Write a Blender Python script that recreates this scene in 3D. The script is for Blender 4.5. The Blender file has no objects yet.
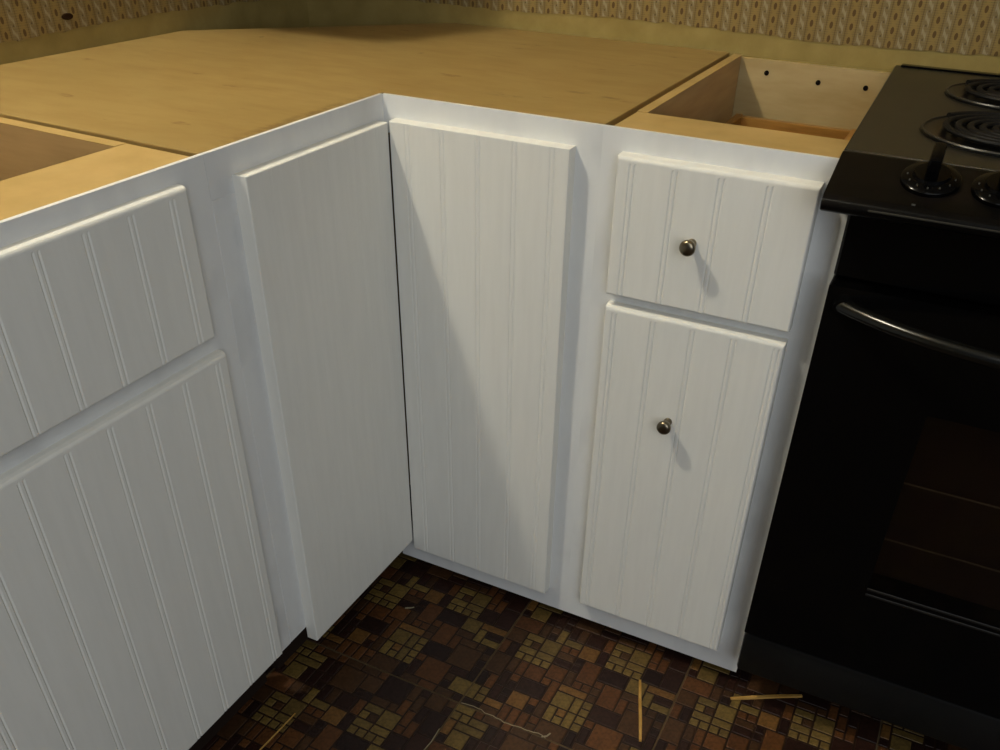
import bpy, bmesh, math, random
from mathutils import Vector, Matrix

random.seed(7)
S = bpy.context.scene
COL = S.collection

# ------------------------------------------------------------------ camera
CAM = Vector((0.7471, -1.0976, 1.1537))
YAW, PITCH, ROLL, FPX, PX, PY = 0.4437, 0.6236, 0.0285, 876.03, 16.77, 108.69
cy, sy, cp, sp = math.cos(YAW), math.sin(YAW), math.cos(PITCH), math.sin(PITCH)
FW = Vector((-sy * cp, cy * cp, -sp))
r0 = Vector((cy, sy, 0.0))
u0 = r0.cross(FW)
cr, sr = math.cos(ROLL), math.sin(ROLL)
RT = r0 * cr + u0 * sr
UP = u0 * cr - r0 * sr
cam_data = bpy.data.cameras.new('camera')
cam = bpy.data.objects.new('camera', cam_data)
COL.objects.link(cam)
m = Matrix((RT, UP, -FW)).transposed().to_4x4()
m.translation = CAM
cam.matrix_world = m
cam_data.sensor_width = 36.0
cam_data.lens = FPX / 1000 * 36.0
cam_data.shift_x = -PX / 1000
cam_data.shift_y = PY / 1000
cam_data.clip_start = 0.02
S.camera = cam


def in_view(p, margin=6):
    v = Vector(p) - CAM
    z = v.dot(FW)
    if z < 0.05:
        return False
    x = 500 + PX + FPX * v.dot(RT) / z
    y = 375 + PY - FPX * v.dot(UP) / z
    return -margin < x < 1000 + margin and -margin < y < 750 + margin


# ------------------------------------------------------------------ world, lights, exposure
W = bpy.data.worlds.new('world')
S.world = W
W.use_nodes = True
W.node_tree.nodes['Background'].inputs[0].default_value = (0.75, 0.85, 1.0, 1)
W.node_tree.nodes['Background'].inputs[1].default_value = 0.10
S.view_settings.view_transform = 'Standard'
S.view_settings.look = 'None'
S.view_settings.exposure = 0.0
S.view_settings.gamma = 1.0
S.view_settings.use_curve_mapping = False


def light(name, kind, loc, energy, color, **kw):
    d = bpy.data.lights.new(name, kind)
    d.energy = energy
    d.color = color
    for k, v in kw.items():
        setattr(d, k, v)
    o = bpy.data.objects.new(name, d)
    o.location = loc
    COL.objects.link(o)
    return o


# warm bulb in the ceiling over the sink
light('sink_lamp', 'POINT', (-0.50, -0.70, 2.33), 58, (1.0, 0.955, 0.81), shadow_soft_size=0.05)
# soft cool fill added across the room, behind the camera; no such source seen
rl = light('cool_side_fill', 'AREA', (2.5, -2.9, 1.65), 24, (0.90, 0.95, 1.0), shape='RECTANGLE', size=1.7, size_y=1.3)
rl.rotation_euler = (Vector((0.25, 0.0, 0.55)) - Vector(rl.location)).to_track_quat('-Z', 'Y').to_euler()

# dim overhead fill imitating ceiling bounce, added rather than a fitted lamp
light('overhead_fill', 'AREA', (1.5, -2.1, 2.38), 17, (0.88, 0.95, 1.0), shape='RECTANGLE', size=1.8, size_y=1.8)

# ------------------------------------------------------------------ materials
def new_mat(name):
    mt = bpy.data.materials.new(name)
    mt.use_nodes = True
    nt = mt.node_tree
    return mt, nt, nt.nodes['Principled BSDF']


def srgb(r, g, b):
    f = lambda c: (c / 255 / 12.92) if c / 255 <= 0.04045 else ((c / 255 + 0.055) / 1.055) ** 2.4
    return (f(r), f(g), f(b), 1)


def noise_col(nt, c1, c2, scale=(1, 1, 1), ns=8, detail=4, lo=0.35, hi=0.65, coord='Object', rough=0.55):
    tc = nt.nodes.new('ShaderNodeTexCoord')
    mp = nt.nodes.new('ShaderNodeMapping')
    mp.inputs['Scale'].default_value = scale
    nz = nt.nodes.new('ShaderNodeTexNoise')
    nz.inputs['Scale'].default_value = ns
    nz.inputs['Detail'].default_value = detail
    nz.inputs['Roughness'].default_value = rough
    rp = nt.nodes.new('ShaderNodeValToRGB')
    rp.color_ramp.elements[0].position = lo
    rp.color_ramp.elements[1].position = hi
    rp.color_ramp.elements[0].color = c1
    rp.color_ramp.elements[1].color = c2
    nt.links.new(tc.outputs[coord], mp.inputs[0])
    nt.links.new(mp.outputs[0], nz.inputs['Vector'])
    nt.links.new(nz.outputs[0], rp.inputs[0])
    return rp.outputs[0], nz.outputs[0]


def mixc(nt, fac, a, b, blend='MIX'):
    mx = nt.nodes.new('ShaderNodeMix')
    mx.data_type = 'RGBA'
    mx.blend_type = blend
    for sock, v in ((mx.inputs[0], fac), (mx.inputs[6], a), (mx.inputs[7], b)):
        if hasattr(v, 'links'):
            nt.links.new(v, sock)
        else:
            sock.default_value = v
    return mx.outputs[2]


def bump(nt, bs, height, strength=0.2, dist=0.002):
    b = nt.nodes.new('ShaderNodeBump')
    b.inputs['Strength'].default_value = strength
    b.inputs['Distance'].default_value = dist
    nt.links.new(height, b.inputs['Height'])
    nt.links.new(b.outputs[0], bs.inputs['Normal'])


def simple(name, col, rough=0.5, metallic=0.0, spec=0.5, c2=None, scale=(1, 1, 1), ns=8, lo=0.35, hi=0.65, bmp=0.0, detail=4):
    mt, nt, bs = new_mat(name)
    bs.inputs['Roughness'].default_value = rough
    bs.inputs['Metallic'].default_value = metallic
    bs.inputs['Specular IOR Level'].default_value = spec
    if c2 is None:
        c2 = tuple(min(1, c * 1.12) for c in col[:3]) + (1,)
    c, n = noise_col(nt, col, c2, scale, ns, detail, lo, hi)
    nt.links.new(c, bs.inputs['Base Color'])
    if bmp:
        bump(nt, bs, n, bmp)
    return mt


M = {}


def paint(name, smudge=0.0, grain=(1, 1, 1), c1=srgb(224, 222, 214), c2=srgb(228, 226, 218)):
    mt, nt, bs = new_mat(name)
    bs.inputs['Roughness'].default_value = 0.5
    bs.inputs['Specular IOR Level'].default_value = 0.35
    c, n = noise_col(nt, c1, c2, grain, 9, 4)
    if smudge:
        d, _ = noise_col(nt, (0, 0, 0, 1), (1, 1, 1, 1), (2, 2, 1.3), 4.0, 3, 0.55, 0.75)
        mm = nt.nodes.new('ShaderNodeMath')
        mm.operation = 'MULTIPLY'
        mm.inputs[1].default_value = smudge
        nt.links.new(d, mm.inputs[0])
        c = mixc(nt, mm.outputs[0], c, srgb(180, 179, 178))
    nt.links.new(c, bs.inputs['Base Color'])
    _, f = noise_col(nt, (0, 0, 0, 1), (1, 1, 1, 1), (60, 60, 6), 6, 3)
    bump(nt, bs, f, 0.012, 0.001)
    return mt


M['paint'] = paint('white_paint', 0.0, (9, 9, 1))
M['frame_shade_paint'] = paint('white_frame_shade_tint', 0.5, (3, 3, 1), srgb(219, 219, 217), srgb(224, 224, 221))  # cooler than the doors: bluish shade on the frames put into the colour


def sheet_mat():
    mt, nt, bs = new_mat('tan_sheet_board')
    bs.inputs['Roughness'].default_value = 0.55
    bs.inputs['Specular IOR Level'].default_value = 0.3
    c, n = noise_col(nt, srgb(145, 120, 69), srgb(157, 131, 78), (1, 1, 1), 4, 5, 0.3, 0.7)
    g, _ = noise_col(nt, (0, 0, 0, 1), (1, 1, 1, 1), (3, 9, 1), 4, 4, 0.4, 0.85)
    c = mixc(nt, g, c, srgb(136, 107, 57))
    s, _ = noise_col(nt, (0, 0, 0, 1), (1, 1, 1, 1), (4, 9, 1), 3.3, 4, 0.66, 0.74)
    c = mixc(nt, s, c, srgb(125, 95, 49))
    tc = nt.nodes.new('ShaderNodeTexCoord')
    for sx_, sy_, rx_, ry_, k_ in ((0.149, 0.086, 0.045, 0.014, 0.4), (0.229, 0.160, 0.022, 0.012, 0.5), (0.284, 0.150, 0.018, 0.02, 0.5), (-0.012, -0.17, 0.014, 0.2, 0.5), (-0.115, 0.291, 0.006, 0.008, 0.7)):
        mp = nt.nodes.new('ShaderNodeMapping')
        mp.inputs['Location'].default_value = (-(sx_ + 0.25) / rx_, -(sy_ - 0.25) / ry_, 0)
        mp.inputs['Scale'].default_value = (1 / rx_, 1 / ry_, 0)
        nt.links.new(tc.outputs['Object'], mp.inputs[0])
        ln_ = nt.nodes.new('ShaderNodeVectorMath')
        ln_.operation = 'LENGTH'
        nt.links.new(mp.outputs[0], ln_.inputs[0])
        mr = nt.nodes.new('ShaderNodeMapRange')
        mr.inputs[1].default_value, mr.inputs[2].default_value = 1.1, 0.3
        mr.inputs[3].default_value, mr.inputs[4].default_value = 0.0, k_
        nt.links.new(ln_.outputs['Value'], mr.inputs[0])
        nn, _ = noise_col(nt, (0, 0, 0, 1), (1, 1, 1, 1), (1, 2, 1), 45, 3, 0.38, 0.6)
        mu = nt.nodes.new('ShaderNodeMath')
        mu.operation = 'MULTIPLY'
        nt.links.new(mr.outputs[0], mu.inputs[0])
        nt.links.new(nn, mu.inputs[1])
        c = mixc(nt, mu.outputs[0], c, srgb(86, 58, 23))
    s2, _ = noise_col(nt, (0, 0, 0, 1), (1, 1, 1, 1), (1, 1, 1), 30, 2, 0.78, 0.80)
    c = mixc(nt, s2, c, srgb(82, 56, 28))
    nt.links.new(c, bs.inputs['Base Color'])
    bump(nt, bs, n, 0.1, 0.001)
    return mt


M['sheet'] = sheet_mat()
M['ply'] = simple('plywood_strip', srgb(168, 139, 82), 0.6, spec=0.25, c2=srgb(180, 150, 94), scale=(1, 1, 1), ns=16)
M['ply_edge'] = simple('plywood_edge', srgb(146, 108, 55), 0.7, spec=0.2, c2=srgb(169, 131, 77), ns=20)
M['inner'] = simple('cabinet_inside_board', srgb(172, 140, 92), 0.65, spec=0.2, c2=srgb(184, 152, 102), scale=(1, 1, 9), ns=7)
M['back'] = simple('cabinet_back_board', srgb(172, 148, 100), 0.6, spec=0.25, c2=srgb(184, 162, 116), scale=(2, 1, 9), ns=5)
M['drawer_wood'] = simple('orange_drawer_wood', srgb(140, 98, 40), 0.5, spec=0.3, c2=srgb(158, 114, 52), scale=(2, 2, 14), ns=9)
M['groove'] = simple('raw_cabinet_side', srgb(150, 108, 52), 0.8, spec=0.1)
M['toe'] = simple('shade_dark_toe_board', srgb(40, 30, 24), 0.8, spec=0.1)  # dark colour stands in for the unlit toe recess
M['hole'] = simple('black_hole', srgb(20, 15, 12), 0.9, spec=0.05)
M['plug'] = simple('brown_wall_hole', srgb(46, 30, 16), 0.9, spec=0.05)
M['plaster'] = simple('bare_yellow_plaster', srgb(138, 120, 68), 0.8, spec=0.15, c2=srgb(153, 134, 79), ns=18, bmp=0.15)
M['ceiling'] = simple('ceiling_paint', srgb(225, 222, 212), 0.9, spec=0.1)
M['nickel'] = simple('brushed_nickel', srgb(120, 110, 92), 0.28, metallic=1.0, c2=srgb(150, 140, 118), ns=30)
M['black'] = simple('black_enamel', (0.0016, 0.0015, 0.0015, 1), 0.14, spec=0.12, c2=(0.0022, 0.002, 0.002, 1), ns=4)
M['cook'] = simple('black_cooktop_enamel', (0.013, 0.012, 0.008, 1), 0.36, spec=0.45, c2=(0.021, 0.019, 0.012, 1), ns=9, detail=6)
M['panel'] = simple('greasy_control_panel', (0.0025, 0.0022, 0.002, 1), 0.32, spec=0.10, c2=(0.008, 0.006, 0.005, 1), scale=(1, 3, 1), ns=9, lo=0.5, hi=0.85, detail=6)
M['handle'] = simple('black_handle_plastic', (0.004, 0.004, 0.0032, 1), 0.22, spec=0.45)
M['dfront'] = simple('satin_black_drawer', (0.004, 0.0042, 0.0042, 1), 0.4, spec=0.3, c2=(0.007, 0.0072, 0.007, 1), ns=3)
M['trim'] = simple('dark_window_trim', (0.008, 0.007, 0.006, 1), 0.4, spec=0.3)
M['coil'] = simple('burner_coil_metal', (0.006, 0.0055, 0.005, 1), 0.55, spec=0.15, c2=(0.009, 0.008, 0.007, 1))
M['pan'] = simple('black_drip_pan', (0.004, 0.004, 0.004, 1), 0.3, spec=0.3)
M['panrim'] = simple('drip_pan_rim', (0.022, 0.020, 0.016, 1), 0.35, spec=0.4, c2=(0.03, 0.027, 0.02, 1))
M['cavity'] = simple('brown_oven_cavity', (0.11, 0.075, 0.052, 1), 0.7, spec=0.2)
M['rack'] = simple('oven_rack_wire', srgb(150, 140, 120), 0.35, metallic=1.0)
M['mark'] = simple('pale_dial_mark', srgb(60, 60, 54), 0.6)
M['sliver'] = simple('pale_wood_sliver', srgb(160, 120, 56), 0.7, spec=0.2, c2=srgb(182, 142, 76), ns=30)
M['glue'] = simple('dried_glue', srgb(128, 118, 94), 0.6, spec=0.3)
M['subfloor'] = simple('brown_underfloor', srgb(84, 70, 50), 0.8, spec=0.1)
M['vinyl'] = simple('dark_vinyl', srgb(34, 22, 15), 0.45, spec=0.2, c2=srgb(42, 27, 17), ns=25)


def glass_mat():
    mt, nt, bs = new_mat('smoked_oven_glass')
    bs.inputs['Base Color'].default_value = (0.30, 0.26, 0.22, 1)
    bs.inputs['Roughness'].default_value = 0.04
    bs.inputs['Transmission Weight'].default_value = 1.0
    bs.inputs['IOR'].default_value = 1.3
    bs.inputs['Specular IOR Level'].default_value = 0.3
    return mt


M['glass'] = glass_mat()


def chip_mat(name, c1, c2):
    mt, nt, bs = new_mat(name)
    bs.inputs['Roughness'].default_value = 0.45
    bs.inputs['Specular IOR Level'].default_value = 0.22
    oi = nt.nodes.new('ShaderNodeObjectInfo')
    c = mixc(nt, oi.outputs['Random'], c1, c2)
    n, h = noise_col(nt, (0.55, 0.55, 0.55, 1), (1, 1, 1, 1), (1, 1, 1), 160, 4, 0.3, 0.6)
    c = mixc(nt, 1.0, c, n, 'MULTIPLY')
    nt.links.new(c, bs.inputs['Base Color'])
    bump(nt, bs, h, 0.25, 0.001)
    return mt


CH = {'o': chip_mat('olive_chip', srgb(90, 72, 38), srgb(108, 87, 44)),
      't': chip_mat('tan_chip', srgb(94, 65, 32), srgb(110, 77, 38)),
      'r': chip_mat('rust_chip', srgb(76, 46, 24), srgb(90, 56, 28)),
      'g': chip_mat('brown_chip', srgb(58, 38, 22), srgb(70, 46, 26)),
      'd': chip_mat('dark_chip', srgb(34, 20, 16), srgb(45, 25, 18))}


def wallpaper(name, axis):
    """tan paper: columns of brown ovals between columns of pale braid, fine ribbing"""
    mt, nt, bs = new_mat(name)
    bs.inputs['Roughness'].default_value = 0.75
    bs.inputs['Specular IOR Level'].default_value = 0.2
    tc = nt.nodes.new('ShaderNodeTexCoord')
    sx = nt.nodes.new('ShaderNodeSeparateXYZ')
    nt.links.new(tc.outputs['Object'], sx.inputs[0])

    def mt_(op, a, b=None, c=None):
        n = nt.nodes.new('ShaderNodeMath')
        n.operation = op
        for i, v in enumerate((a, b, c)):
            if v is None:
                continue
            if hasattr(v, 'links'):
                nt.links.new(v, n.inputs[i])
            else:
                n.inputs[i].default_value = v
        return n.outputs[0]
    U = mt_('DIVIDE', sx.outputs[axis], 0.0325)
    V = mt_('DIVIDE', sx.outputs[2], 0.0205)
    u = mt_('FRACT', mt_('ADD', U, 50.0))
    v = mt_('FRACT', V)
    # brown oval
    du = mt_('DIVIDE', mt_('SUBTRACT', u, 0.25), 0.085)
    dv = mt_('DIVIDE', mt_('SUBTRACT', v, 0.5), 0.26)
    dd = mt_('ADD', mt_('MULTIPLY', du, du), mt_('MULTIPLY', dv, dv))
    oval = mt_('LESS_THAN', dd, 1.0)
    halo = mt_('LESS_THAN', dd, 4.6)
    # braid: slanted pale links in a greyish band
    uc = mt_('SUBTRACT', u, 0.75)
    band = mt_('LESS_THAN', mt_('ABSOLUTE', uc), 0.20)
    core = mt_('LESS_THAN', mt_('ABSOLUTE', uc), 0.115)
    l1 = mt_('ABSOLUTE', mt_('SUBTRACT', mt_('FRACT', mt_('ADD', v, mt_('MULTIPLY', uc, 2.4))), 0.5))
    b1 = mt_('MULTIPLY', mt_('LESS_THAN', l1, 0.17), core)
    b2 = mt_('MULTIPLY', mt_('LESS_THAN', mt_('ABSOLUTE', mt_('SUBTRACT', mt_('ABSOLUTE', uc), 0.1)), 0.022), mt_('LESS_THAN', l1, 0.33))
    # knot between the strands
    ku = mt_('DIVIDE', uc, 0.04)
    kv = mt_('DIVIDE', mt_('SUBTRACT', v, 0.02), 0.10)
    knot = mt_('LESS_THAN', mt_('ADD', mt_('MULTIPLY', ku, ku), mt_('MULTIPLY', kv, kv)), 1.0)
    rib = mt_('GREATER_THAN', mt_('SINE', mt_('MULTIPLY', sx.outputs[2], 2 * math.pi / 0.0034)), 0.2)
    edge = mt_('LESS_THAN', mt_('ABSOLUTE', mt_('SUBTRACT', mt_('FRACT', mt_('ADD', mt_('MULTIPLY', u, 2.0), 0.5)), 0.5)), 0.05)
    base, n = noise_col(nt, srgb(126, 105, 60), srgb(138, 117, 70), (1, 1, 1), 26, 4)
    col = mixc(nt, mt_('MULTIPLY', rib, 0.4), base, srgb(98, 82, 52))
    col = mixc(nt, mt_('MULTIPLY', band, 0.4), col, srgb(122, 110, 84))
    col = mixc(nt, mt_('MULTIPLY', halo, 0.6), col, srgb(140, 116, 64))
    col = mixc(nt, mt_('MULTIPLY', edge, 0.45), col, srgb(84, 66, 40))
    col = mixc(nt, mt_('MULTIPLY', b1, 0.7), col, srgb(154, 142, 110))
    col = mixc(nt, mt_('MULTIPLY', b2, 0.6), col, srgb(150, 138, 108))
    col = mixc(nt, mt_('MULTIPLY', knot, 0.7), col, srgb(70, 56, 38))
    col = mixc(nt, mt_('MULTIPLY', oval, 0.85), col, srgb(80, 58, 28))
    nt.links.new(col, bs.inputs['Base Color'])
    return mt


M['wp_back'] = wallpaper('patterned_wallpaper_back', 0)
M['wp_left'] = wallpaper('patterned_wallpaper_left', 1)

# ------------------------------------------------------------------ builders
ORG = {}


def root(name, loc, label=None, cat=None, group=None, kind=None):
    o = bpy.data.objects.new(name, None)
    o.empty_display_size = 0.05
    o.location = loc
    COL.objects.link(o)
    ORG[o.name] = Vector(loc)
    tag(o, label, cat, group, kind)
    return o


def tag(o, label=None, cat=None, group=None, kind=None):
    if label:
        o['label'] = label
    if cat:
        o['category'] = cat
    if group:
        o['group'] = group
    if kind:
        o['kind'] = kind
    return o


def obj(name, bm, mat, parent=None, smooth=False, label=None):
    """bm in world coordinates -> one mesh object; children keep their root's origin"""
    off = ORG[parent.name] if parent else Vector((0, 0, 0))
    if off.length:
        bmesh.ops.translate(bm, verts=bm.verts, vec=-off)
    bmesh.ops.recalc_face_normals(bm, faces=bm.faces)
    me = bpy.data.meshes.new(name)
    bm.to_mesh(me)
    bm.free()
    me.materials.append(mat)
    if smooth:
        for p in me.polygons:
            p.use_smooth = True
        me.set_sharp_from_angle(angle=math.radians(38))
    o = bpy.data.objects.new(name, me)
    COL.objects.link(o)
    if parent:
        o.parent = parent
    ORG[o.name] = off
    if label:
        o['label'] = label
    return o


def addbox(bm, x0, x1, y0, y1, z0, z1, bev=0.0, seg=1):
    t = bmesh.new()
    vs = [t.verts.new((x, y, z)) for x in (x0, x1) for y in (y0, y1) for z in (z0, z1)]
    for f in ((0, 1, 3, 2), (4, 6, 7, 5), (0, 4, 5, 1), (2, 3, 7, 6), (0, 2, 6, 4), (1, 5, 7, 3)):
        t.faces.new([vs[i] for i in f])
    if bev:
        bmesh.ops.bevel(t, geom=t.edges[:], offset=bev, segments=seg, affect='EDGES', profile=0.5)
    merge(bm, t)
    return bm


def merge(bm, t):
    mp = {v: bm.verts.new(v.co) for v in t.verts}
    for f in t.faces:
        try:
            bm.faces.new([mp[v] for v in f.verts])
        except ValueError:
            pass
    t.free()


def box(x0, x1, y0, y1, z0, z1, bev=0.0, seg=1):
    return addbox(bmesh.new(), x0, x1, y0, y1, z0, z1, bev, seg)


def prism(pts, z0, z1, bev=0.0):
    bm = bmesh.new()
    lo = [bm.verts.new((x, y, z0)) for x, y in pts]
    hi = [bm.verts.new((x, y, z1)) for x, y in pts]
    bm.faces.new(lo)
    bm.faces.new(hi)
    n = len(pts)
    for i in range(n):
        bm.faces.new((lo[i], lo[(i + 1) % n], hi[(i + 1) % n], hi[i]))
    if bev:
        bmesh.ops.bevel(bm, geom=bm.edges[:], offset=bev, segments=1, affect='EDGES')
    return bm


def extrude_x(prof, x0, x1, bev=0.0, seg=1):
    """profile of (y,z) points swept along x"""
    bm = bmesh.new()
    a = [bm.verts.new((x0, y, z)) for y, z in prof]
    b = [bm.verts.new((x1, y, z)) for y, z in prof]
    bm.faces.new(a)
    bm.faces.new(b)
    n = len(prof)
    for i in range(n):
        bm.faces.new((a[i], a[(i + 1) % n], b[(i + 1) % n], b[i]))
    if bev:
        bmesh.ops.bevel(bm, geom=bm.edges[:], offset=bev, segments=seg, affect='EDGES', profile=0.5)
    return bm


def lathe(prof, origin, axis, seg=28, cap=True):
    """prof of (r, h) spun about axis through origin"""
    bm = bmesh.new()
    ax = Vector(axis).normalized()
    a = ax.orthogonal().normalized()
    b = ax.cross(a)
    o = Vector(origin)
    rings = []
    for r, h in prof:
        rings.append([bm.verts.new(o + ax * h + (a * math.cos(2 * math.pi * i / seg) + b * math.sin(2 * math.pi * i / seg)) * max(r, 1e-5)) for i in range(seg)])
    for q in range(len(rings) - 1):
        for i in range(seg):
            j = (i + 1) % seg
            bm.faces.new((rings[q][i], rings[q][j], rings[q + 1][j], rings[q + 1][i]))
    if cap:
        bm.faces.new(rings[0])
        bm.faces.new(rings[-1])
    return bm


def addtube(bm, pts, r, seg=8, closed=False, flat=None):
    """tube along points; flat=(rw, rh) gives an oval section with rh along z"""
    n = len(pts)
    rings = []
    for i, p in enumerate(pts):
        p = Vector(p)
        q0 = Vector(pts[i - 1 if (i or closed) else i])
        q1 = Vector(pts[(i + 1) % n if (i < n - 1 or closed) else i])
        d = (q1 - q0).normalized()
        up = Vector((0, 0, 1)) if abs(d.z) < 0.95 else Vector((1, 0, 0))
        s = d.cross(up).normalized()
        t = s.cross(d).normalized()
        rw, rh = flat if flat else (r, r)
        rings.append([bm.verts.new(p + s * (rw * math.cos(2 * math.pi * k / seg)) + t * (rh * math.sin(2 * math.pi * k / seg))) for k in range(seg)])
    m_ = n if closed else n - 1
    for i in range(m_):
        A, B = rings[i], rings[(i + 1) % n]
        for k in range(seg):
            bm.faces.new((A[k], A[(k + 1) % seg], B[(k + 1) % seg], B[k]))
    if not closed:
        bm.faces.new(rings[0])
        bm.faces.new(rings[-1])
    return bm


def bead_panel(side, a0, a1, z0, z1, face, t, grooves, r=0.006, border=0.0, rb=None, rs=None, gd=0.0013):
    """beadboard slab; side 'back' lies along x facing -y, 'left' lies along y facing +x.
    face: coordinate of its rear plane. Two V grooves with a bead between at every entry of grooves."""
    rb = rb or r
    rs = rs or r
    us = {a0, a1}
    vs = {z0, z1}
    for k in range(1, 5):
        e = r * k / 4
        us |= {a0 + rs * k / 4, a1 - rs * k / 4}
        vs |= {z0 + rb * k / 4, z1 - e}
    if border:
        for e in (border, border + 0.002):
            vs |= {z1 - e}
    gw, go = 0.0017, 0.0032
    for g in grooves:
        for o in (-go, go):
            us |= {g + o - gw, g + o, g + o + gw}
        us |= {g}
    us = sorted(us)
    vs = sorted(vs)

    def depth(u, v):
        d = 0.0
        es, et, eb = min(u - a0, a1 - u), z1 - v, v - z0
        for e, q in ((es, rs), (et, r), (eb, rb)):
            if e < q:
                d = max(d, q - math.sqrt(max(0, q * q - (q - e) ** 2)))
        if et > border + 0.001 and es >= rs - 1e-6:
            for g in grooves:
                for o in (-go, go):
                    if abs(u - g - o) < 1e-5:
                        d += gd
        return d

    def P(u, v, n):
        if side == 'back':
            return (u, face - n, v)
        return (face + n, u, v)
    bm = bmesh.new()
    F = [[bm.verts.new(P(u, v, t - depth(u, v))) for u in us] for v in vs]
    for j in range(len(vs) - 1):
        for i in range(len(us) - 1):
            bm.faces.new((F[j][i], F[j][i + 1], F[j + 1][i + 1], F[j + 1][i]))
    nu, nv = len(us), len(vs)
    ring = [(j, i) for j, i in [(0, i) for i in range(nu)] + [(j, nu - 1) for j in range(1, nv)] + [(nv - 1, i) for i in range(nu - 2, -1, -1)] + [(j, 0) for j in range(nv - 2, 0, -1)]]
    B = [bm.verts.new(P(us[i], vs[j], 0)) for j, i in ring]
    n = len(ring)
    for k in range(n):
        f0 = F[ring[k][0]][ring[k][1]]
        f1 = F[ring[(k + 1) % n][0]][ring[(k + 1) % n][1]]
        bm.faces.new((f0, f1, B[(k + 1) % n], B[k]))
    bm.faces.new(B)
    return bm


# ------------------------------------------------------------------ dimensions
H = 0.876
XW, YW = -0.592, 0.606          # wall planes
SL, SR = -0.356, 0.333          # cabinet seams on the left and the back run
BR = 0.650                      # right end of the drawer cabinet
FL = 0.006                      # thickness of the painted lip in front of the top boards

# ------------------------------------------------------------------ the room
XMAX, YMIN = 3.2, -3.6
floor = obj('floor', box(XW, XMAX, YMIN, YW, -0.05, -0.0012), M['subfloor'])
tag(floor, 'dark brown mosaic-patterned vinyl tile floor', 'floor', kind='structure')
wb = obj('wall_back', box(XW - 0.1, XMAX, YW, YW + 0.1, -0.05, 2.42), M['plaster'])
tag(wb, 'back wall with patterned tan wallpaper and a bare strip above the cabinets', 'wall', kind='structure')
wl = obj('wall_left', box(XW - 0.1, XW, YMIN, YW, -0.05, 2.42), M['plaster'])
tag(wl, 'left wall with patterned tan wallpaper and a bare strip', 'wall', kind='structure')
ce = obj('ceiling', box(XW - 0.1, XMAX, YMIN, YW + 0.1, 2.42, 2.5), M['ceiling'])
tag(ce, 'plain pale ceiling', 'ceiling', kind='structure')


def paper(axis, a0, a1, zb, z1, plane, n, mat, parent, th=0.0012):
    """sheet of paper with a ragged lower edge"""
    bm = bmesh.new()
    N = int((a1 - a0) / 0.012)
    rows = []
    rnd = random.Random(3 + axis)
    for k in range(N + 1):
        a = a0 + (a1 - a0) * k / N
        z = zb + rnd.uniform(-0.002, 0.002) + 0.003 * math.sin(a * 9)
        pts = []
        for zz in (z, z1):
            for d in (0, th):
                q = (a, plane + n * d, zz) if axis == 0 else (plane + n * d, a, zz)
                pts.append(bm.verts.new(q))
        rows.append(pts)
    for k in range(N):
        A, B = rows[k], rows[k + 1]
        bm.faces.new((A[1], B[1], B[3], A[3]))
        bm.faces.new((A[0], A[2], B[2], B[0]))
        bm.faces.new((A[0], B[0], B[1], A[1]))
        bm.faces.new((A[2], A[3], B[3], B[2]))
    bm.faces.new(rows[0])
    bm.faces.new(rows[-1])
    return obj('wallpaper', bm, mat, parent)


paper(0, XW + 0.001, XMAX, 0.909, 2.42, YW, -1, M['wp_back'], wb)
paper(1, YMIN, YW - 0.001, 0.906, 2.42, XW, 1, M['wp_left'], wl)
# dark plugged hole in the left wall
hb = lathe([(1.0, 0), (1.0, 0.0018), (0.7, 0.0024), (0.0001, 0.002)], (0, 0, 0), (1, 0, 0), 20)
for v in hb.verts:
    v.co = Vector((XW + 0.0012 + v.co.x, -0.006 + v.co.y * 0.0105, 0.9255 + v.co.z * 0.0048))
obj('wall_hole', hb, M['plug'], wl, label='small dark oval hole')

# floor tiles with their mosaic
T, N = 0.32, 19
s = T / N
CL_A = [(0, 0, 1, 1), (1, 0, 1, 1), (2, 0, 1, 1), (3, 0, 1, 1), (0, 1, 2, 1), (2, 1, 2, 1), (0, 2, 1, 1), (2, 2, 2, 2), (0, 3, 2, 1)]
LAY = []
for ox, oy in ((2, 8), (11, 11)):
    LAY += [(ox + a, oy + b, w, h, 'o') for a, b, w, h in CL_A] + [(ox + 1, oy + 2, 1, 1, 'g')]
LAY += [(5, 12, 1, 2, 'o'), (6, 12, 2, 1, 'o'), (8, 11, 2, 2, 't'), (4, 6, 2, 2, 'r'), (7, 4, 1, 3, 'r'), (6, 7, 2, 2, 'r'), (9, 8, 2, 3, 'r'), (8, 6, 3, 1, 't'),
        (8, 4, 2, 2, 'o'), (8, 2, 1, 2, 'o'), (9, 3, 1, 1, 't'), (9, 2, 1, 1, 'o'), (10, 4, 1, 2, 'o'), (10, 2, 1, 2, 'o'), (11, 5, 1, 1, 'o'), (11, 4, 1, 1, 'o'), (11, 3, 1, 1, 'o'), (11, 2, 1, 1, 'o'),
        (4, 2, 2, 2, 't'), (0, 1, 1, 2, 'o'), (1, 2, 1, 1, 'o'), (1, 1, 1, 1, 'o'), (2, 1, 2, 1, 't'), (0, 18, 2, 1, 'o'), (0, 17, 1, 1, 'o'), (1, 17, 1, 1, 'o'), (0, 15, 1, 2, 't'), (2, 17, 2, 1, 'o'), (1, 16, 3, 1, 'o'), (1, 14, 2, 2, 'o'),
        (17, 1, 2, 2, 'o'), (14, 9, 2, 2, 'o'), (16, 10, 3, 1, 't'), (16, 8, 1, 2, 'o'), (17, 8, 2, 1, 'o'), (12, 6, 2, 3, 'r'), (13, 1, 3, 3, 'r'), (6, 15, 3, 3, 'g'), (15, 4, 3, 3, 'g')]
occ = [[False] * N for _ in range(N)]
for a, b, w, h, c in LAY:
    for i in range(a, a + w):
        for j in range(b, b + h):
            occ[i][j] = True
rnd = random.Random(11)
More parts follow.
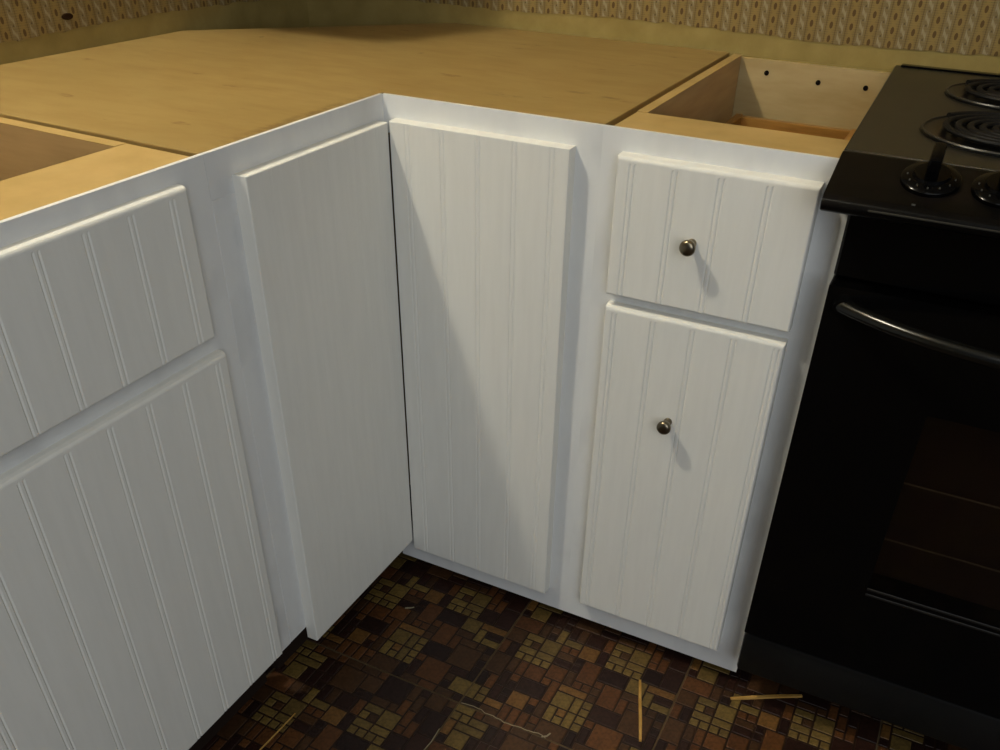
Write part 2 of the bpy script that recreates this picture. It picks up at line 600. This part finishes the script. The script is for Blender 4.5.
for j in range(N):
    for i in range(N):
        if occ[i][j]:
            continue
        opts = [(2, 2), (3, 2), (2, 1), (1, 2), (3, 3), (1, 1), (2, 3)]
        rnd.shuffle(opts)
        for w, h in opts + [(1, 1)]:
            if i + w <= N and j + h <= N and not any(occ[x][y] for x in range(i, i + w) for y in range(j, j + h)):
                break
        for x in range(i, i + w):
            for y in range(j, j + h):
                occ[x][y] = True
        LAY.append((i, j, w, h, rnd.choice('ddddgggrr')))
GAP = 0.0015
CHM = {}


def chip_bm(bm, x0, x1, y0, y1, z0, z1, c=0.0011):
    b = [bm.verts.new(p) for p in ((x0, y0, z0), (x1, y0, z0), (x1, y1, z0), (x0, y1, z0))]
    t_ = [bm.verts.new(p) for p in ((x0 + c, y0 + c, z1), (x1 - c, y0 + c, z1), (x1 - c, y1 - c, z1), (x0 + c, y1 - c, z1))]
    for k in range(4):
        bm.faces.new((b[k], b[(k + 1) % 4], t_[(k + 1) % 4], t_[k]))
    bm.faces.new(t_)
    bm.faces.new(b[::-1])


def chip_mesh(w, h, c):
    key = (w, h, c)
    if key not in CHM:
        bm = bmesh.new()
        chip_bm(bm, -w * s / 2 + GAP, w * s / 2 - GAP, -h * s / 2 + GAP, h * s / 2 - GAP, 0, 0.0009)
        me = bpy.data.meshes.new('mosaic_chip')
        bm.to_mesh(me)
        bm.free()
        me.materials.append(CH[c])
        CHM[key] = me
    return CHM[key]


def tile_visible(x, y):
    if not in_view((x, y, 0.0), 10):
        return False
    # hidden under the two cabinet runs and the stove
    if x < -0.06 or y > 0.03:
        return False
    return True


tile_me = None
for ti in range(-2, 5):
    for tj in range(-4, 2):
        x0, y0 = 0.252 + ti * T, -0.256 + tj * T
        if y0 > 0.3 or x0 + T < -0.2:
            continue
        bm = box(0.0019, T - 0.0019, 0.0019, T - 0.0019, -0.0012, 0.0, 0.0004) if tile_me is None else None
        if tile_me is None:
            bmesh.ops.recalc_face_normals(bm, faces=bm.faces)
            tile_me = bpy.data.meshes.new('vinyl_tile')
            bm.to_mesh(tile_me)
            bm.free()
            tile_me.materials.append(M['vinyl'])
        to = bpy.data.objects.new('vinyl_tile', tile_me)
        COL.objects.link(to)
        to.parent = floor
        to.location = (x0, y0, 0)
        rest = {}
        for a, b, w, h, c in LAY:
            px_, py_ = (a + w / 2) * s, (b + h / 2) * s
            if tile_visible(x0 + px_, y0 + py_):
                co = bpy.data.objects.new('mosaic_chip', chip_mesh(w, h, c))
                COL.objects.link(co)
                co.parent = to
                co.location = (px_, py_, 0)
            else:
                rest.setdefault(c, []).append((a, b, w, h))
        if rest:
            bm = bmesh.new()
            cols = sorted(rest)
            idx = []
            for q, c in enumerate(cols):
                for a, b, w, h in rest[c]:
                    n0 = len(bm.faces)
                    chip_bm(bm, a * s + GAP, (a + w) * s - GAP, b * s + GAP, (b + h) * s - GAP, 0, 0.0009)
                    idx += [q] * 6
            me = bpy.data.meshes.new('mosaic_relief')
            bm.to_mesh(me)
            bm.free()
            for c in cols:
                me.materials.append(CH[c])
            for p, q in zip(me.polygons, idx):
                p.material_index = q
            mo = bpy.data.objects.new('mosaic_relief', me)
            COL.objects.link(mo)
            mo.parent = to
            mo['kind'] = 'stuff'

# ------------------------------------------------------------------ corner cabinet
cc = root('corner_cabinet', (-0.25, 0.25, 0), 'white L-shaped corner base cabinet with two tall doors meeting in the inner corner', 'cabinet')
ZL, ZR = 0.113, 0.027           # lower edges of the face frames
CT = 0.845


def lip(bm, side, a0, a1):
    """thin painted strip that hides the front edge of the top board"""
    if side == 'back':
        addbox(bm, a0, a1, 0, FL, H - 0.014, H)
    else:
        addbox(bm, -FL, 0, a0, a1, H - 0.014, H)


# left side frame (x = 0)
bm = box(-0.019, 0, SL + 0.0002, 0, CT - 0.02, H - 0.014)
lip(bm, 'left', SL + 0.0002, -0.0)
obj('top_rail', bm, M['frame_shade_paint'], cc)
obj('stile', box(-0.019, 0, SL + 0.0002, -0.29, ZL, CT - 0.02, 0.0008), M['frame_shade_paint'], cc)
obj('bottom_rail', box(-0.019, 0, -0.29, 0, ZL, ZL + 0.035), M['frame_shade_paint'], cc)
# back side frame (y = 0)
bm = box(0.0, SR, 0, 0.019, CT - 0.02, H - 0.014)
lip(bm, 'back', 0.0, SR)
obj('top_rail', bm, M['frame_shade_paint'], cc)
obj('stile', box(0.275, SR, 0, 0.019, ZR, CT - 0.02), M['frame_shade_paint'], cc)
obj('bottom_rail', box(-0.019, 0.275, 0, 0.019, ZR, 0.10), M['frame_shade_paint'], cc)
# doors
GC = [0.050, 0.106, 0.162, 0.218, 0.273]
obj('door', bead_panel('back', 0.0209, 0.297, 0.071, 0.8465, 0.0, 0.020, GC, r=0.0018, gd=0.0008), M['paint'], cc)
GLD = [-0.050, -0.106, -0.162, -0.218, -0.274]
obj('door', bead_panel('left', -0.3165, -0.0203, 0.090, 0.8445, 0.0, 0.020, GLD, r=0.0018, gd=0.00022), M['paint'], cc)
# top board, clipped at the wall corner
YL0 = SL
TOP = [(-FL, YL0), (-FL, FL), (SR - 0.001, FL), (SR - 0.001, YW - 0.002), (-0.225, YW - 0.002), (XW + 0.002, 0.235), (XW + 0.002, YL0 + 0.018)]
obj('top_board', prism(TOP, H - 0.013, H, 0.0008), M['sheet'], cc)
# carcass
obj('side_panel', box(SR - 0.010, SR + 0.0095, 0.075, YW - 0.004, 0.0, H - 0.0135), M['groove'], cc)
obj('groove_filler', box(SR - 0.010, SR + 0.0095, 0.020, 0.0745, 0.16, H - 0.0135), M['groove'], cc)
obj('groove_filler', prism([(-0.020, SL - 0.0115), (-0.020, SL + 0.008), (-0.0845, SL + 0.010), (-0.0845, SL - 0.009)], 0.16, H - 0.0135), M['groove'], cc)
obj('side_panel', prism([(-0.085, SL - 0.008), (-0.085, SL + 0.012), (XW + 0.004, SL + 0.026), (XW + 0.004, SL + 0.008)], 0.0, H - 0.0135), M['groove'], cc)
obj('toe_board', box(-0.075, -0.060, SL + 0.02, 0.06, 0.0, 0.16), M['toe'], cc)
obj('toe_board', box(-0.06, SR - 0.017, 0.05, 0.065, 0.0, 0.16), M['toe'], cc)
obj('back_panel', prism([(-0.235, YW - 0.004), (XW + 0.004, 0.228), (XW + 0.004, 0.214), (-0.222, YW - 0.004)], 0.1, H - 0.014), M['inner'], cc)
obj('bottom_board', prism([(-0.06, SL + 0.03), (-0.06, 0.05), (SR - 0.02, 0.05), (SR - 0.02, 0.5), (-0.3, 0.5), (-0.5, 0.2), (-0.5, SL + 0.06)], 0.16, 0.175), M['inner'], cc)

# ------------------------------------------------------------------ drawer cabinet beside the stove
dc = root('drawer_cabinet', (0.49, 0.3, 0), 'narrow white open-topped base cabinet with knobbed drawer and door beside the black stove', 'cabinet')
TP = 0.020
DX0, DX1 = 0.362, 0.6145
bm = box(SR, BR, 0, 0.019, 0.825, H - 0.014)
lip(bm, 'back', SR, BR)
obj('top_rail', bm, M['frame_shade_paint'], dc)
obj('stile', box(SR, 0.375, 0, 0.019, ZR, 0.825), M['frame_shade_paint'], dc)
obj('stile', box(0.600, BR, 0, 0.019, ZR, 0.825), M['frame_shade_paint'], dc)
obj('middle_rail', box(0.375, 0.600, 0, 0.019, 0.635, 0.675), M['frame_shade_paint'], dc)
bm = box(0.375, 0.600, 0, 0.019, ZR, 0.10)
obj('bottom_rail', bm, M['frame_shade_paint'], dc)
obj('top_strip', box(SR + 0.010, BR, FL, 0.097, H - 0.013, H - 0.0005, 0.0008), M['ply'], dc)
obj('side_panel', box(SR + 0.010, SR + 0.025, 0.0975, YW - 0.018, 0.0, H - 0.001), M['inner'], dc)
obj('edge_band', box(SR + 0.0098, SR + 0.025, 0.0975, YW - 0.012, H - 0.001, H), M['ply'], dc)
obj('side_panel', box(BR - 0.014, BR - 0.001, 0.0975, YW - 0.018, 0.0, H - 0.001), M['inner'], dc)
bp = obj('back_panel', box(SR + 0.0125, BR - 0.001, YW - 0.016, YW - 0.006, 0.0, H - 0.004), M['back'], dc)
for hx, hz in ((0.406, 0.852), (0.496, 0.846), (0.575, 0.846)):
    obj('bolt_hole', lathe([(0.0042, 0), (0.0042, 0.0012), (0.0028, 0.0016)], (hx, YW - 0.0159, hz), (0, -1, 0), 14), M['hole'], bp)
obj('back_rail', box(SR + 0.0125, BR - 0.001, YW - 0.006, YW - 0.001, H - 0.035, H - 0.002), M['plaster'], dc)
obj('bottom_board', box(SR + 0.026, BR - 0.015, 0.02, YW - 0.018, 0.10, 0.115), M['inner'], dc)
obj('toe_board', box(SR + 0.026, BR - 0.015, 0.055, 0.07, 0.0, 0.10), M['toe'], dc)
GD = [0.383, 0.439, 0.498, 0.557]
dr = obj('drawer', bead_panel('back', DX0, DX1, 0.662, 0.8485, 0.0, TP, GD, r=0.006, border=0.008, rb=0.0035, rs=0.003), M['paint'], dc, label='white beadboard drawer front')
for x0, x1 in ((0.385, 0.397), (0.578, 0.590)):
    obj('drawer_side', box(x0, x1, 0.0195, 0.50, 0.69, 0.80, 0.001), M['drawer_wood'], dr)
obj('drawer_back', box(0.397, 0.578, 0.488, 0.50, 0.69, 0.798, 0.001), M['drawer_wood'], dr)
obj('drawer_bottom', box(0.397, 0.578, 0.0195, 0.488, 0.694, 0.70), M['drawer_wood'], dr)
dd = obj('door', bead_panel('back', DX0 + 0.001, DX1 - 0.001, 0.0775, 0.6455, 0.0, TP, [0.378, 0.435, 0.491, 0.547, 0.604], r=0.006, border=0.008, rb=0.0035, rs=0.003), M['paint'], dc, label='white beadboard door')


def knob(parent, x, z):
    prof = [(a * 1.12, b) for a, b in [(0.0052, 0), (0.0055, 0.002), (0.0042, 0.004), (0.0040, 0.0075), (0.0062, 0.011), (0.0088, 0.017), (0.0094, 0.0205), (0.0090, 0.0225), (0.0072, 0.0245), (0.0040, 0.0255), (0.0001, 0.0258)]]
    return obj('knob', lathe(prof, (x, -TP - 0.0001, z), (0, -1, 0), 28), M['nickel'], parent, smooth=True, label='small round brushed nickel knob')


knob(dr, 0.473, 0.755)
knob(dd, 0.4755, 0.489)

# ------------------------------------------------------------------ sink cabinet on the left run
sc = root('sink_cabinet', (-0.3, -0.80, 0), 'white open-topped base cabinet with beadboard drawer front and door on the left', 'cabinet')
YE = -1.27
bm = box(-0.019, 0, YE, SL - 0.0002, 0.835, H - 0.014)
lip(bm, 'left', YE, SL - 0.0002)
obj('top_rail', bm, M['frame_shade_paint'], sc)
obj('stile', box(-0.019, 0, -0.425, SL - 0.0002, ZL, 0.835), M['frame_shade_paint'], sc)
obj('stile', box(-0.019, 0, -0.845, -0.79, ZL, 0.835), M['frame_shade_paint'], sc)
obj('stile', box(-0.019, 0, YE, -1.215, ZL, 0.835), M['frame_shade_paint'], sc)
obj('middle_rail', box(-0.019, 0, -0.79, -0.425, 0.645, 0.70), M['frame_shade_paint'], sc)
obj('middle_rail', box(-0.019, 0, -1.215, -0.845, 0.645, 0.70), M['frame_shade_paint'], sc)
obj('bottom_rail', box(-0.019, 0, -0.79, -0.425, ZL, 0.15), M['frame_shade_paint'], sc)
obj('bottom_rail', box(-0.019, 0, -1.215, -0.845, ZL, 0.15), M['frame_shade_paint'], sc)
for k in (0, 1):
    o_ = -0.417 * k
    g1 = [-0.426 - 0.0567 * i + o_ for i in range(7)]
    g2 = [-0.408 - 0.0553 * i + o_ for i in range(8)]
    d_ = obj('drawer', bead_panel('left', -0.806 + o_, -0.4015 + o_, 0.677, 0.856, 0.0, 0.014, g1, r=0.006, border=0.008, rb=0.0035, rs=0.003), M['paint'], sc, label='white beadboard drawer front')
    d_ = obj('door', bead_panel('left', -0.806 + o_, -0.390 + o_, 0.1265, 0.653, 0.0, 0.014, g2, r=0.006, border=0.008, rb=0.0035, rs=0.003), M['paint'], sc, label='white beadboard door')
# skewed side panel along the seam, its edge band, front strip
PA, PB = SL - 0.012, SL + 0.006      # seam line at x = 0 and at the wall
ln = lambda x: PA + (PB - PA) * (-x / 0.59)
obj('top_strip', prism([(-FL, ln(-FL) - 0.0), (-0.105, ln(-0.105)), (-0.105, YE), (-FL, YE)], H - 0.013, H - 0.0005), M['ply'], sc)
obj('side_panel', prism([(-0.1055, ln(-0.1055)), (-0.585, ln(-0.585)), (-0.585, ln(-0.585) - 0.017), (-0.1055, ln(-0.1055) - 0.017)], 0.0, H - 0.001), M['inner'], sc)
obj('edge_band', prism([(-0.1055, ln(-0.1055)), (-0.585, ln(-0.585)), (-0.585, ln(-0.585) - 0.017), (-0.1055, ln(-0.1055) - 0.017)], H - 0.001, H), M['ply'], sc)
obj('side_panel', box(-0.585, -0.1055, YE, YE + 0.013, 0.0, H - 0.001), M['inner'], sc)
obj('back_panel', box(XW + 0.001, XW + 0.007, YE, SL - 0.012, 0.0, H - 0.002), M['inner'], sc)
obj('bottom_board', box(-0.58, -0.02, YE + 0.014, SL - 0.03, 0.15, 0.165), M['inner'], sc)
obj('toe_board', box(-0.075, -0.06, YE + 0.014, SL - 0.01, 0.0, 0.15), M['toe'], sc)

# ------------------------------------------------------------------ stove
st = root('stove', (1.014, 0.28, 0), 'black freestanding electric stove with coil burners and front control panel', 'stove')
X0, X1 = 0.652, 1.376
CX0, CX1 = 0.626, 1.399
CZ = 0.885
obj('body', box(X0, X1, -0.010, YW - 0.02, 0.078, 0.862, 0.002), M['black'], st)
obj('base', box(X0 + 0.02, X1 - 0.02, 0.06, YW - 0.03, 0.0, 0.078), M['black'], st)
obj('cooktop', prism([(CX0, 0.012), (CX1, 0.012), (CX1, YW - 0.012), (CX0 - 0.014, YW - 0.012)], 0.8775, CZ, 0.002), M['cook'], st, smooth=True)
obj('cooktop_rear_lip', box(CX0 - 0.004, CX1 - 0.012, YW - 0.026, YW - 0.010, CZ - 0.001, CZ + 0.003, 0.001), M['black'], st)
# sloped control panel with rounded nose
prof = [(0.0115, 0.8775), (0.0115, CZ - 0.0005), (0.002, CZ + 0.0005), (-0.080, 0.8600), (-0.088, 0.8560), (-0.0910, 0.8495), (-0.088, 0.8435), (-0.080, 0.8400), (-0.030, 0.838), (-0.004, 0.842), (-0.004, 0.8775)]
pn = obj('control_panel', extrude_x(prof, CX0, CX1, 0.0016, 2), M['panel'], st, smooth=True)
obj('nose_highlight', box(CX0 + 0.05, CX1 - 0.05, -0.0918, -0.0900, 0.8500, 0.8525, 0.0008), M['panrim'], pn)  # paler strip standing in for the highlight along the nose edge
vp = obj('vent_panel', box(X0, X1, -0.034, -0.0105, 0.752, 0.832, 0.003), M['black'], st)
PN = Vector((0, -(CZ - 0.860), 0.078)).normalized()     # normal of the sloped face
PT = Vector((0, -0.078, -(CZ - 0.860))).normalized()    # down the slope
for kx in (0.727, 0.799, 1.014, 1.229, 1.301):
    base = Vector((kx, -0.032, CZ + 0.0005 - 0.028 / 0.078 * 0.026))
    k_ = obj('knob', lathe([(0.031, -0.001), (0.031, 0.003), (0.029, 0.005), (0.020, 0.0065), (0.0185, 0.010), (0.0001, 0.0105)], base, PN, 36), M['black'], st, smooth=True)
    t_ = bmesh.new()
    addbox(t_, -0.0065, 0.0065, -0.019, 0.019, 0.0, 0.026, 0.0035, 2)
    mat_ = Matrix((Vector((1, 0, 0)), -PT, PN)).transposed().to_4x4()
    mat_.translation = base + PN * 0.009
    bmesh.ops.transform(t_, matrix=mat_, verts=t_.verts)
    obj('knob_grip', t_, M['black'], k_, smooth=True)
    t_ = bmesh.new()
    for a in range(7):
        an = math.radians(-84 + a * 28)
        c_ = base + PN * 0.0062 + (Vector((1, 0, 0)) * math.sin(an) + PT * math.cos(an)) * 0.0245
        q = bmesh.new()
        addbox(q, -0.0008, 0.0008, -0.0013, 0.0013, -0.0008, 0.0003)
        mm_ = mat_.copy()
        mm_.translation = c_
        bmesh.ops.transform(q, matrix=mm_, verts=q.verts)
        merge(t_, q)
    obj('dial_marks', t_, M['mark'], k_)
obj('indicator_mark', box(0.7165, 0.7205, -0.0790, -0.0765, 0.8604, 0.8618), M['mark'], pn)

# coil burners: drip pan, rim, coil
for bx, by, rr, turns in ((0.797, 0.172, 0.100, 5), (0.796, 0.420, 0.090, 4), (1.228, 0.172, 0.083, 4), (1.228, 0.405, 0.100, 5)):
    bn = obj('burner', lathe([(rr + 0.004, 0.0002), (rr + 0.004, 0.0022), (rr - 0.002, 0.0032), (rr - 0.008, 0.0028), (rr - 0.016, 0.0012), (0.03, 0.0006), (0.0001, 0.0006)], (bx, by, CZ), (0, 0, 1), 48), M['pan'], st, smooth=True)
    ring = [(bx + (rr + 0.001) * math.cos(a * math.pi / 28), by + (rr + 0.001) * math.sin(a * math.pi / 28), CZ + 0.0032) for a in range(56)]
    obj('pan_rim', addtube(bmesh.new(), ring, 0.0018, 6, True), M['panrim'], bn, smooth=True)
    t_ = bmesh.new()
    pts = []
    nst = turns * 36
    for k in range(nst + 1):
        a = k / 36 * 2 * math.pi
        r_ = 0.018 + (rr - 0.012 - 0.018) * k / nst
        pts.append((bx + r_ * math.cos(a + 2.6), by + r_ * math.sin(a + 2.6), CZ + 0.0085))
    addtube(t_, pts, 0.0042, 8, flat=(0.0042, 0.0034))
    obj('coil', t_, M['coil'], bn, smooth=True)
    t_ = bmesh.new()
    for k in range(3):
        a = k * 2 * math.pi / 3 + 0.5
        addtube(t_, [(bx + 0.012 * math.cos(a), by + 0.012 * math.sin(a), CZ + 0.003), (bx + (rr - 0.010) * math.cos(a), by + (rr - 0.010) * math.sin(a), CZ + 0.003)], 0.002, 6)
    obj('coil_support', t_, M['coil'], bn)

# oven door: frame around a window, glass, racks behind it, bowed handle
WX0, WX1, WZ0, WZ1 = 0.800, 1.228, 0.328, 0.610
DY = -0.052
bm = bmesh.new()
addbox(bm, X0, X1, DY, -0.0105, WZ1, 0.748)
addbox(bm, X0, X1, DY, -0.0105, 0.172, WZ0)
addbox(bm, X0, WX0, DY, -0.0105, WZ0, WZ1)
addbox(bm, WX1, X1, DY, -0.0105, WZ0, WZ1)
od = obj('oven_door', bm, M['black'], st, label='glossy black oven door with a window')
obj('window_glass', box(WX0, WX1, DY + 0.001, DY + 0.004, WZ0, WZ1), M['glass'], od)
obj('window_backing', box(WX0, WX1, -0.0135, -0.0108, WZ0, WZ1), M['cavity'], od)
obj('window_trim', box(WX0, WX1, DY - 0.0015, DY + 0.0005, WZ0 - 0.004, WZ0, 0.0005), M['trim'], od)
obj('window_trim', box(WX0, WX1, DY - 0.0015, DY + 0.0005, WZ0 - 0.014, WZ0 - 0.010, 0.0005), M['trim'], od)
for rz in (0.395, 0.490):
    obj('oven_rack', addtube(bmesh.new(), [(WX0 + 0.001, -0.020, rz), (WX1 - 0.001, -0.020, rz)], 0.0013, 6), M['rack'], od)
pts = []
for k in range(33):
    f = k / 32
    x = 0.668 + (1.360 - 0.668) * f
    y = DY - 0.074 * (1 - abs(2 * f - 1) ** 3.2) - 0.002
    pts.append((x, y, 0.727))
obj('handle', addtube(bmesh.new(), pts, 0.01, 14, flat=(0.0085, 0.0085)), M['handle'], od, smooth=True, label='bowed glossy black handle')
obj('handle_post', lathe([(0.013, 0), (0.011, 0.006), (0.009, 0.012)], (0.672, DY + 0.001, 0.727), (0, -1, 0), 20), M['black'], od, smooth=True)
obj('handle_post', lathe([(0.013, 0), (0.011, 0.006), (0.009, 0.012)], (1.356, DY + 0.001, 0.727), (0, -1, 0), 20), M['black'], od, smooth=True)
obj('storage_drawer', box(X0, X1, -0.046, -0.0105, 0.080, 0.164, 0.006, 2), M['dfront'], st, smooth=True)

# ------------------------------------------------------------------ cabinet on the wall above the corner (it shades the corner)
wc = root('wall_cabinet', (-0.44, 0.3, 1.34), 'white wall cabinet hung on the left wall above the room corner', 'cabinet')
obj('body', box(XW + 0.002, -0.31, 0.0, YW - 0.002, 1.34, 2.41, 0.002), M['paint'], wc)
obj('door', box(-0.31, -0.292, 0.015, 0.295, 1.36, 2.36, 0.003), M['paint'], wc)
obj('door', box(-0.31, -0.292, 0.300, 0.585, 1.36, 2.36, 0.003), M['paint'], wc)

# ------------------------------------------------------------------ debris on the floor
ZF = 0.0010


def sliver(name, pts, w, h, mat, label, cat):
    bm = bmesh.new()
    n = len(pts)
    rings = []
    for i, (x, y) in enumerate(pts):
        p0 = Vector(pts[max(0, i - 1)])
        p1 = Vector(pts[min(n - 1, i + 1)])
        d = (p1 - p0).normalized()
        q = Vector((-d.y, d.x)) * (w / 2 * (0.75 if i in (0, n - 1) else 1.0))
        rings.append([bm.verts.new((x + q.x * a, y + q.y * a, z)) for a, z in ((-1, ZF), (1, ZF), (0.8, ZF + h), (-0.8, ZF + h))])
    for i in range(n - 1):
        for k in range(4):
            bm.faces.new((rings[i][k], rings[i][(k + 1) % 4], rings[i + 1][(k + 1) % 4], rings[i + 1][k]))
    bm.faces.new(rings[0])
    bm.faces.new(rings[-1])
    return tag(obj(name, bm, mat), label, cat)


sliver('wood_sliver', [(0.505, -0.071), (0.520, -0.113), (0.536, -0.155), (0.549, -0.192)], 0.0058, 0.003, M['sliver'], 'pale wood sliver lying on the floor in front of the knobbed door', 'wood scrap')
sliver('wood_sliver', [(0.655, -0.038), (0.690, -0.017), (0.725, 0.004), (0.762, 0.024)], 0.0065, 0.003, M['sliver'], 'pale wood sliver lying half under the black stove', 'wood scrap')
sliver('wood_sliver', [(0.0255, -0.400), (0.024, -0.44), (0.022, -0.48), (0.021, -0.52)], 0.0024, 0.0012, M['sliver'], 'thin orange wood splinter beside the left beadboard door', 'wood scrap')
sliver('wood_sliver', [(0.052, -0.1075), (0.060, -0.1025), (0.066, -0.0975)], 0.003, 0.0012, M['glue'], 'tiny pale splinter near the inner corner doors', 'wood scrap')
pts = []
rnd = random.Random(5)
for k in range(22):
    f = k / 21
    pts.append((0.256 + 0.155 * f, -0.2555 + rnd.uniform(-0.0016, 0.0016) + 0.002 * math.sin(f * 9)))
sliver('glue_strand', pts, 0.0015, 0.0006, M['glue'], 'pale dried glue strand along the floor tile seam', 'debris')
sliver('glue_strand', [(0.404, -0.2565), (0.411, -0.2515), (0.414, -0.2435)], 0.003, 0.001, M['glue'], 'small hooked fleck of glue at the end of the strand', 'debris')
sliver('glue_strand', [(0.2505, -0.318), (0.252, -0.345), (0.2495, -0.372)], 0.0017, 0.0008, M['glue'], 'short pale glue line on the seam at the bottom edge', 'debris')
